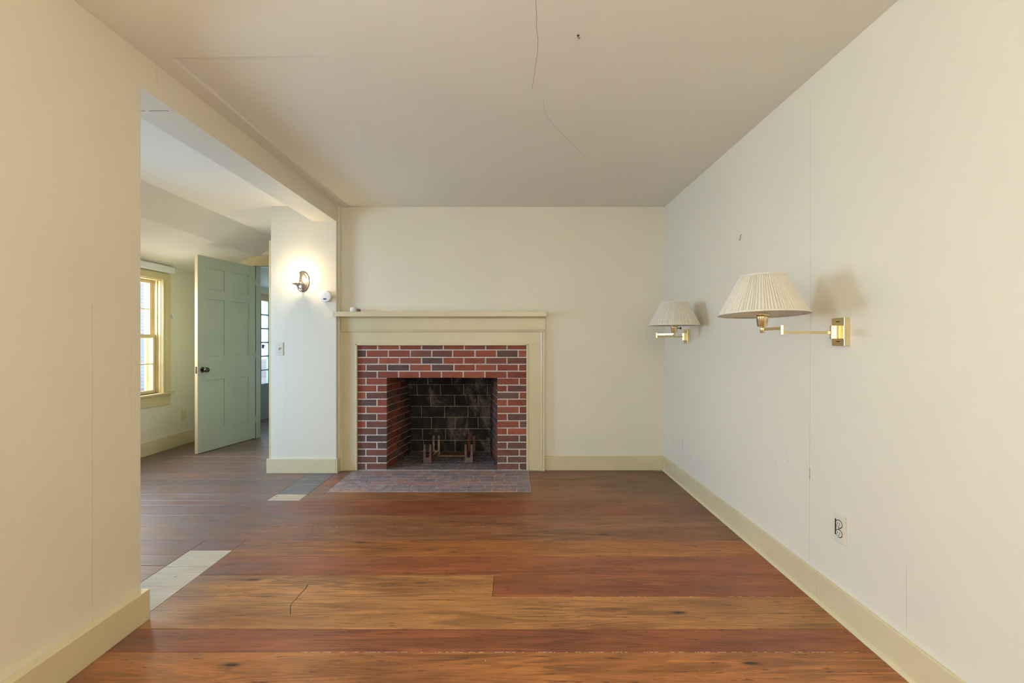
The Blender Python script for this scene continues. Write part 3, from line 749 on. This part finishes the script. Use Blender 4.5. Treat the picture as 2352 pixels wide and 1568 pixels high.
# ------------------------------------------------------------------ candle sconce
S = empty('candle_sconce', -469.7, 1055, 112); tag(S, 'lit candle-style sconce with oval metal plate and flared glass chimney', 'wall sconce')
obj('backplate', MB().lathe((-469.7, 1055, 135), [(15, 0), (15, -1.2), (13.6, -2.4), (11.5, -2.2), (10.5, -3.2), (0.01, -4.2)], 40, axis='Z', sz=1.6), 'nickel', S, smooth=True)
cx, cz = -470, 1029
pts = []
for i in range(17):
    t_ = i/16; a = math.pi*t_
    pts.append((cx, 1052-(1052-cz)*(.5-.5*math.cos(a)) , 121 - 9*math.sin(a)))
obj('arm', MB().tube(pts, 1.1, 8), 'nickel', S, smooth=True)
pts = [(cx+2.5*math.sin(i/12*math.pi), 1051-16*math.sin(i/12*math.pi*.75), 138-15*(i/12)) for i in range(13)]
obj('scroll', MB().tube(pts, .8, 8), 'nickel', S, smooth=True)
obj('cup', MB().lathe((cx, cz, 119.5), [(.6, 0), (1.8, .6), (2.2, 2), (4, 3.6), (9, 4.8), (12, 6.8), (12.4, 7.2), (11.4, 7), (6, 5.8), (5, 5.8), (5, 10.5), (4.6, 10.5), (4.4, 6)], 28), 'nickel', S, smooth=True)
obj('candle', MB().lathe((cx, cz, 125), [(2.6, 0), (2.6, 12), (2, 12.6)], 16), 'ivory', S, smooth=True)
obj('bulb', MB().lathe((cx, cz, 137.5), [(1.6, 0), (3.2, 4), (3.8, 7), (2.8, 12), (1.2, 17), (.01, 19.5)], 16), 'bulb', S, smooth=True)
mb = MB(); n = 48
for r, h, sc_ in ((4.8, 127, 0), (7.5, 130, 0), (9.5, 137, 0), (9.2, 146, 0), (8.8, 153, .2), (10.5, 160, .7), (14.5, 166, 1.2)):
    for i in range(n):
        a = 2*math.pi*i/n; mb.v.append(P(cx+r*math.cos(a), cz+r*math.sin(a), h + sc_*math.sin(a*9)))
for k in range(6):
    for i in range(n): j = (i+1) % n; mb.f.append((k*n+i, k*n+j, (k+1)*n+j, (k+1)*n+i))
obj('glass_chimney', mb, 'lampglass', S, smooth=True)
ld = bpy.data.lights.new('bulb_light', 'POINT'); ld.energy = 2.7; ld.color = (1.0, .80, .52); ld.shadow_soft_size = .02
lo = bpy.data.objects.new('bulb_light', ld); COL.objects.link(lo); lo.parent = S; lo.location = P(cx, cz, 147)-LOC[S]

# carbon monoxide alarm
A = empty('smoke_alarm', -417.5, 1055, 88); tag(A, 'round white alarm on the sconce wall beside the mantel', 'alarm')
obj('body', MB().lathe((-416.5, 1055, 101), [(12, 0), (12.6, -1), (12.6, -4), (13, -4.4), (13, -8), (12, -9.2), (9, -9.6), (0.01, -9.6)], 36, axis='Z'), 'white', A, smooth=True)
obj('display', B(-420.5, -413.5, 1045.1, 1045.6, 93.5, 96), 'black', A)
obj('indicator', B(-409.5, -406, 1045.1, 1045.6, 100.7, 101.5), 'seam', A)
obj('slot', B(-416.6, -416.2, 1045.1, 1045.6, 103, 106), 'seam', A)

# light switch on the sconce wall
K = empty('light_switch', -522.3, 1055, -31); tag(K, 'cream light switch plate low on the sconce wall', 'light switch')
obj('plate', B(-531, -513.7, 1053.3, 1055, -31, -2), 'ivory', K, bevel=.5)
tg = obj('toggle', MB().prism([(1053.4, -18.6), (1053.4, -14.6), (1050.5, -13.2), (1050.5, -15.6)], -523.6, -521.2, 'X'), 'trim', K)
obj('surround', B(-524.4, -520.4, 1053.1, 1053.4, -19.8, -13.4), 'seam', K)
for h in (-8.5, -24.5): obj('screw', MB().lathe((-522.4, 1053.4, h), [(.8, 0), (.8, -.35), (.5, -.5)], 10, axis='Z'), 'screw', K)

# outlets and plates on the right wall
def right_outlet(zc, hc, name, label, sockets=True, mat='ivory', w_=17.5, ht=29):
    O_ = empty(name, 350, zc, hc-ht/2); tag(O_, label, 'outlet' if sockets else 'cover plate')
    pl = obj('plate', B(348.4, 350, zc-w_/2, zc+w_/2, hc-ht/2, hc+ht/2), mat, O_, bevel=.45)
    if sockets:
        for dh in (5, -5):
            rc = obj('receptacle', MB().lathe((348.5, zc, hc+dh), [(4.3, 0), (4.3, -.5), (4, -.65)], 24, axis='x', sz=.85), 'ivory', O_)
            for dz in (-1.6, 1.6): obj('slot', B(347.7, 347.95, zc+dz-.3, zc+dz+.3, hc+dh-.6, hc+dh+1.8), 'black', rc)
            obj('slot', MB().lathe((347.95, zc, hc+dh-2.2), [(.6, 0), (.6, -.2)], 8, axis='x'), 'black', rc)
        obj('screw', MB().lathe((348.5, zc, hc), [(.8, 0), (.8, -.3)], 10, axis='x'), 'screw', O_)
        obj('gap', MB().box(348.2, 348.45, zc+4.6, zc+6.4, hc-8, hc+9).lathe((348.45, zc, hc+5), [(5, 0), (5, -.2)], 20, axis='x', sz=.9).lathe((348.45, zc, hc-5), [(5, 0), (5, -.2)], 20, axis='x', sz=.9), 'black', O_)
    return O_
s = (1931-1176)/350; right_outlet(F/s, (784-1214)/s, 'wall_outlet', 'duplex outlet with misfit plate low on the lamp wall, under the nearer lamp')
s = (1545-1176)/350; right_outlet(F/s+2, (784-1005)/s, 'blank_cover_plate', 'blank painted cover plate near the back right corner', False, 'wall', 17.5, 28)
# phone jack box on the baseboard in the corner
J = tag(obj('cable_box', MB().box(342.6, 346.3, 1049, 1057, -281, -270), 'yellow', bevel=.4), 'tiny cream cable box on the baseboard in the back right corner', 'cable box')
obj('cable', MB().tube([(344, 1052, -281), (344.2, 1052, -286), (345.2, 1053, -289), (345.8, 1054, -294)], .45, 6), 'ivory', J)
# picture hook and ceiling hook
s = (1703-1176)/350; zc = F/s; hc = (784-545)/s
tag(obj('picture_hook', MB().tube([(349.8, zc-.8, hc+3.5), (349, zc-.9, hc+3.8), (348.8, zc+1.2, hc+3.2), (348.6, zc+1.0, hc-3.4), (347.2, zc+.6, hc-4.2), (346.8, zc+.6, hc-2.5)], .35, 6), 'knob'), 'small wire picture hook high on the lamp wall', 'hook')
s = (784-81)/CEIL; xc = (1328-1176)/s; zc = F/s
tag(obj('ceiling_hook', MB().lathe((xc, zc, CEIL), [(1.4, 0), (1.2, -.5), (.5, -.8)], 10).tube([(xc-.2, zc, CEIL-.5), (xc-.2, zc, CEIL-2.5), (xc+.9, zc, CEIL-3.6), (xc+1.8, zc, CEIL-2.6), (xc+1.6, zc, CEIL-1.8)], .35, 6), 'knob'), 'small metal hook screwed into the ceiling', 'hook')

# ------------------------------------------------------------------ green six-panel door
def door():
    fx, fzz = -821.0, 1226.4; hx, hz = -781.5, 1429.5
    d = Vector((hx-fx, hz-fzz, 0)); W = d.length; d.normalize(); n = Vector((d.y, -d.x, 0))     # n points to +x side
    Dr = empty('door_1', hx, hz, FL+1.5); struct(Dr, 'open sage green six-panel door in the side room', 'door')
    H0, H1 = FL+1.5, 227.5; T = 9.0
    def slab(mb, u0, u1, h0, h1, d0, d1):
        def pt(u_, dd, h): w_ = Vector((fx, fzz, 0)) + d*u_ + n*dd; return P(w_.x, w_.y, h)
        mb.frustum([pt(u0, d0, h0), pt(u1, d0, h0), pt(u1, d1, h0), pt(u0, d1, h0)], [pt(u0, d0, h1), pt(u1, d0, h1), pt(u1, d1, h1), pt(u0, d1, h1)]); return mb
    US = [0, 24.1, 88.8, 116.4, 180.2, W]; HS = [H0, -239, -103, -39.5, 114, 140, 197, H1]
    m = 'green'
    for u0, u1, nm in ((US[0], US[1], 'stile'), (US[4], US[5], 'stile')): obj(nm, slab(MB(), u0, u1, H0, H1, -T, 0), m, Dr, bevel=.3)
    for a, b_ in ((0, 1), (2, 3), (4, 5), (6, 7)): obj('rail', slab(MB(), US[1], US[4], HS[a], HS[b_], -T, 0), m, Dr, bevel=.3)
    for a, b_ in ((1, 2), (3, 4), (5, 6)): obj('mullion', slab(MB(), US[2], US[3], HS[a], HS[b_], -T, 0), m, Dr, bevel=.3)
    for u0, u1 in ((US[1], US[2]), (US[3], US[4])):
        for a, b_ in ((1, 2), (3, 4), (5, 6)):
            mb = MB(); g = .15
            slab(mb, u0+g, u1-g, HS[a]+g, HS[b_]-g, -T+1.8, -2.2)
            obj('panel', mb, m, Dr)
    obj('free_edge', slab(MB(), -.35, 0.05, H0, H1, -T, -.3), 'trim', Dr)['label'] = 'bare cream painted leading edge of the door'
    obj('latch_plate', slab(MB(), -.6, -.3, -84, -66, -T*.75, -T*.25), 'knob', Dr)
    # knob with rosette
    c = Vector((fx, fzz, 0)) + d*14.5
    def lathe_n(prof, nseg=20):
        mb = MB(); b = 0
        for r, t_ in prof:
            for i in range(nseg):
                a = 2*math.pi*i/nseg; w_ = c + n*t_ + d*(r*math.cos(a)); mb.v.append(P(w_.x, w_.y, -75 + r*math.sin(a)))
        for k in range(len(prof)-1):
            for i in range(nseg): j = (i+1) % nseg; mb.f.append((k*nseg+i, k*nseg+j, (k+1)*nseg+j, (k+1)*nseg+i))
        mb.f.append(tuple((len(prof)-1)*nseg+i for i in range(nseg))); return mb
    kn = obj('knob', lathe_n([(2.4, 0), (2.2, 7), (4, 8.5), (6.6, 11), (7, 14), (6, 17), (3, 18.4), (.5, 18.6)]), 'knob', Dr, smooth=True)
    obj('rosette', lathe_n([(7.5, 0), (7.5, .8), (6, 1.6), (2.5, 1.8)]), 'knob', kn, smooth=True)
    for hh in (180, -40, -235):
        mb = MB(); slab(mb, W-1, W+1.2, hh-10, hh+10, -1.5, 1.6); obj('hinge', mb, m, Dr)
door()
dj = struct(obj('trim_4', MB().box(-784, -780.2, 1431, 1456, FL, 229).box(-784, -574, 1431, 1456, 228, 232), 'green'), 'sage green jamb behind the open green door', 'door jamb')
struct(obj('trim_5', MB().prism([(-808, 229.5), (-556, 229.5), (-556, 261), (-782, 261), (-808, 251)], 1427.5, 1431), 'yellow'), 'yellow-cream head casing over the doorway behind the green door', 'door casing')

# ------------------------------------------------------------------ double-hung window in the side room
def window(Z0, Z1, name, label, full=True):
    Wn = empty(name, -945, (Z0+Z1)/2, -141); struct(Wn, label, 'window')
    H0, H1 = -141, 166
    y = 'yellow'
    obj('frame', MB().box(-985, -945, Z1-2.5, Z1, H0, H1).box(-985, -945, Z0, Z0+2.5, H0, H1).box(-985, -945, Z0, Z1, H1-2.5, H1).box(-985, -945, Z0, Z1, H0, H0+3), y, Wn)
    for za in ((Z1, Z1+30), (Z0-30, Z0)):
        c = obj('side_casing', B(-945, -940.5, za[0]-1, za[1], -138, 168), y, Wn, bevel=.4)
        e = Z1 if za[0] == Z1 else Z0
        sgn = 1 if za[0] == Z1 else -1
        obj('bead', MB().box(-940.7, -938.6, min(e, e+sgn*3), max(e, e+sgn*3), -138, 166).box(-940.7, -939.4, min(e+sgn*8, e+sgn*10.5), max(e+sgn*8, e+sgn*10.5), -138, 166), y, c, bevel=.5)
    obj('head_casing', B(-945, -940.2, Z0-30, Z1+30, 166, 184), y, Wn, bevel=.4)
    obj('stop', MB().box(-956, -952.6, Z1-5, Z1-2.4, H0+3, H1).box(-956, -952.6, Z0+2.4, Z0+5, H0+3, H1), y, Wn)
    obj('track', MB().box(-968, -963.5, Z1-3.2, Z1-2.3, 0, H1-3).box(-968, -956, Z0+2.3, Z0+3.2, H0+3, H1-3), 'white', Wn)
    obj('stool', B(-958, -934, Z0-38, Z1+38, -143, -138), y, Wn, bevel=.8)
    obj('apron', B(-945, -941, Z0-29, Z1+29, -171, -143), y, Wn, bevel=.4)
    def sash(x0, x1, h0, h1, nm):
        zz0, zz1 = Z0+3, Z1-3; st = 10; mb = MB()
        mb.box(x0, x1, zz0, zz0+st, h0, h1).box(x0, x1, zz1-st, zz1, h0, h1).box(x0, x1, zz0+st, zz1-st, h0, h0+9).box(x0, x1, zz0+st, zz1-st, h1-8, h1)
        sh = obj(nm, mb, y, Wn, bevel=.3)
        hm = (h0+h1)/2; g0, g1 = zz0+st, zz1-st; cw = (g1-g0)/3
        mm = MB().box(x0+1, x1-1, g0, g1, hm-1.3, hm+1.3)
        for k in (1, 2): mm.box(x0+1, x1-1, g0+cw*k-1.3, g0+cw*k+1.3, h0+9, h1-8)
        obj('muntins', mm, y, sh)
        for k in range(3):
            for a, b_ in ((h0+9, hm-1.3), (hm+1.3, h1-8)):
                obj('pane', B((x0+x1)/2-.3, (x0+x1)/2+.3, g0+cw*k+.2, g0+cw*(k+1)-.2, a, b_), 'glass', sh)
    sash(-963, -956.5, -138, 19, 'lower_sash'); sash(-972, -965, 9, 163, 'upper_sash')
    # white storm sash outside
    mb = MB()
    mb.box(-984, -980, Z0+2.5, Z0+8, -138, 163).box(-984, -980, Z1-8, Z1-2.5, -138, 163).box(-984, -980, Z0+8, Z1-8, 9, 14)
    for q in (.30, .62): mb.box(-984, -981, Z0+(Z1-Z0)*q, Z0+(Z1-Z0)*q+2.4, -138, 163)
    obj('storm_frame', mb, 'white', Wn)
window(1070, 1264, 'window_1', 'yellow-cream framed sash window beside the green door')
window(640, 840, 'window_2', 'unseen side room sash window added behind the near left wall')  # out of view, put in to light the side room
# roller blind cassette with cord
R = empty('roller_blind', -937, 1167, 187); tag(R, 'rolled-up white blind cassette above the side room window', 'blind')
obj('cassette', MB().prism([(-940, 186), (-930, 185.5), (-926, 189), (-926, 200), (-929, 204), (-940, 203)], 1040, 1290), 'white', R, bevel=1.0)
obj('roll', MB().lathe((-934, 1042, 190), [(3.5, 0), (3.5, 244)], 16, axis='Z'), 'white', R, smooth=True)
def wp(px, py, X=-937): s_ = (1176-px)/-X; return (X, F/s_, (784-py)/s_)
cp = [wp(*p) for p in ((397, 628), (399, 660), (400.5, 700), (403, 740), (405.3, 772), (403, 784), (395, 790), (386, 788), (380.5, 776), (381, 750), (385, 726), (389, 720), (394, 722))]
obj('cord', MB().tube(cp, .35, 6), 'white', R, smooth=True)
cp = [wp(*p, X=-938.5) for p in ((394, 630), (394.5, 680), (395.5, 722))]
obj('cord', MB().tube(cp, .3, 6), 'white', R)
q = wp(396.5, 726, -939)
obj('cord_cleat', MB().prism([(q[1]-4, q[2]+6), (q[1]-1, q[2]+7.5), (q[1]+4, q[2]+1), (q[1]+4, q[2]-6), (q[1]+1, q[2]-6.5), (q[1]-3.5, q[2]+1)], -942, -937, 'X'), 'white', R, bevel=.8)
# outlet below the window
Q = empty('wall_outlet', -945, 1350, -224); tag(Q, 'beige outlet plate low on the side room wall beside the green door', 'outlet')
obj('plate', B(-945, -943.3, 1341, 1359, -223.5, -195), 'trim', Q, bevel=.4)
for hh in (-204, -214.5): obj('receptacle', MB().lathe((-943.4, 1350, hh), [(4, 0), (4, .4)], 18, axis='x', sz=.85), 'yellow', Q)

# ------------------------------------------------------------------ glazed exterior door of the far room
G_ = empty('door_2', -950, 1807, FL); struct(G_, 'tall multi-pane glazed door glimpsed past the green door', 'door')
Z0, Z1 = 1690, 1925
obj('frame', MB().box(-985, -945, Z0, Z0+5, FL, 184).box(-985, -945, Z1-5, Z1, FL, 184).box(-985, -945, Z0, Z1, 178, 184), 'yellow', G_)
obj('casing', MB().box(-945, -941, Z0-26, Z0, FL, 184).box(-945, -941, Z1, Z1+26, FL, 184), 'yellow', G_)
obj('top_rail', B(-960, -950, Z0+5, Z1-5, 155, 178), 'yellow', G_)
obj('stile', B(-960, -950, Z0+5, Z0+24, FL+1, 155), 'greygreen', G_)
obj('stile', B(-960, -950, Z1-24, Z1-5, FL+1, 155), 'greygreen', G_)
obj('bottom_panel', MB().box(-958, -952, Z0+24, Z1-24, FL+1, -162).box(-960, -950, Z0+24, Z1-24, FL+1, FL+40).box(-960, -950, Z0+24, Z1-24, -180, -162), 'greygreen', G_)
mun = [1778, 1834]; hs = [-162+k*(155+162)/6 for k in range(7)]
mm = MB()
for zz in mun: mm.box(-958, -951, zz-3, zz+3, -162, 155)
for hh in hs[1:-1]: mm.box(-958, -951, Z0+24, Z1-24, hh-2.2, hh+2.2)
obj('muntins', mm, 'greygreen', G_)
cols = [Z0+24, 1775, 1781, 1831, 1837, Z1-24]
for k in (0, 2, 4):
    for a, b_ in zip(hs, hs[1:]): obj('pane', B(-955.3, -954.7, cols[k]+.2, cols[k+1]-.2, a+2.3, b_-2.3), 'glass', G_)
obj('latch', MB().box(-950.5, -944, 1783, 1787, -26, -12).box(-946, -944, 1783, 1794, -18, -15), 'black', G_)

# unseen windows added behind the viewpoint as broad daylight sources
def rear_window(x0, x1, z, name, label):
    Wn = empty(name, (x0+x1)/2, z, -110); struct(Wn, label, 'window')
    obj('frame', MB().box(x0, x0+8, z-20, z, -110, 230).box(x1-8, x1, z-20, z, -110, 230).box(x0, x1, z-20, z, 222, 230).box(x0, x1, z-20, z, -110, -102).box(x0, x1, z-14, z-6, 56, 64), 'yellow', Wn)
    obj('pane', B(x0+8, x1-8, z-11, z-10, -102, 222), 'glass', Wn)
rear_window(-300, -75, -300, 'window_3', 'added unseen window behind the viewpoint, over the left half')
rear_window(-60, 165, -300, 'window_4', 'added unseen window behind the viewpoint, over the right half')
W5 = empty('window_5', -420, 155, -90); struct(W5, 'window in the left wall just out of frame', 'window')
obj('frame', MB().box(-440, -410, 55, 62, -90, 210).box(-440, -410, 248, 255, -90, 210).box(-440, -410, 55, 255, 203, 210).box(-440, -410, 55, 255, -90, -83).box(-428, -420, 62, 248, 56, 62), 'yellow', W5)
obj('pane', B(-425, -424, 62, 248, -83, 203), 'glass', W5)
# unseen pendant added behind the viewpoint to go with the fill light
CL = tag(obj('added_pendant', MB().lathe((0, -112, CEIL), [(14, 0), (14, -3), (4, -5), (1.5, -8), (1.5, -44), (8, -46), (.01, -46.5)], 24), 'brass'), 'unseen pendant lamp added behind the viewpoint', 'ceiling lamp')

# ------------------------------------------------------------------ outdoors
struct(obj('ground', B(-6000, -1000, -2500, 9000, -345, -340), 'lawn'), 'pale gravel yard outside the side room window', 'ground')
Hn = empty('neighbour_house', -3400, 3900, -340); tag(Hn, 'white clapboard house glimpsed through the side room window', 'house')
mb = MB(); mb.box(-4300, -2700, 3300, 4500, -340, 520); obj('wall', mb, 'siding', Hn)
mb = MB()
for k in range(34): mb.box(-4304, -2696, 3296, 4500, -340+k*25, -336+k*25)
tag(obj('clapboards', mb, 'siding', Hn), kind='stuff')
for x in (-2702, -4280): obj('corner_board', B(x-8, x+30, 3290, 3320, -340, 520), 'white', Hn)
obj('roof', MB().prism([(-4350, 520), (-2650, 520), (-3500, 1100)], 3250, 4550), 'roofing', Hn)
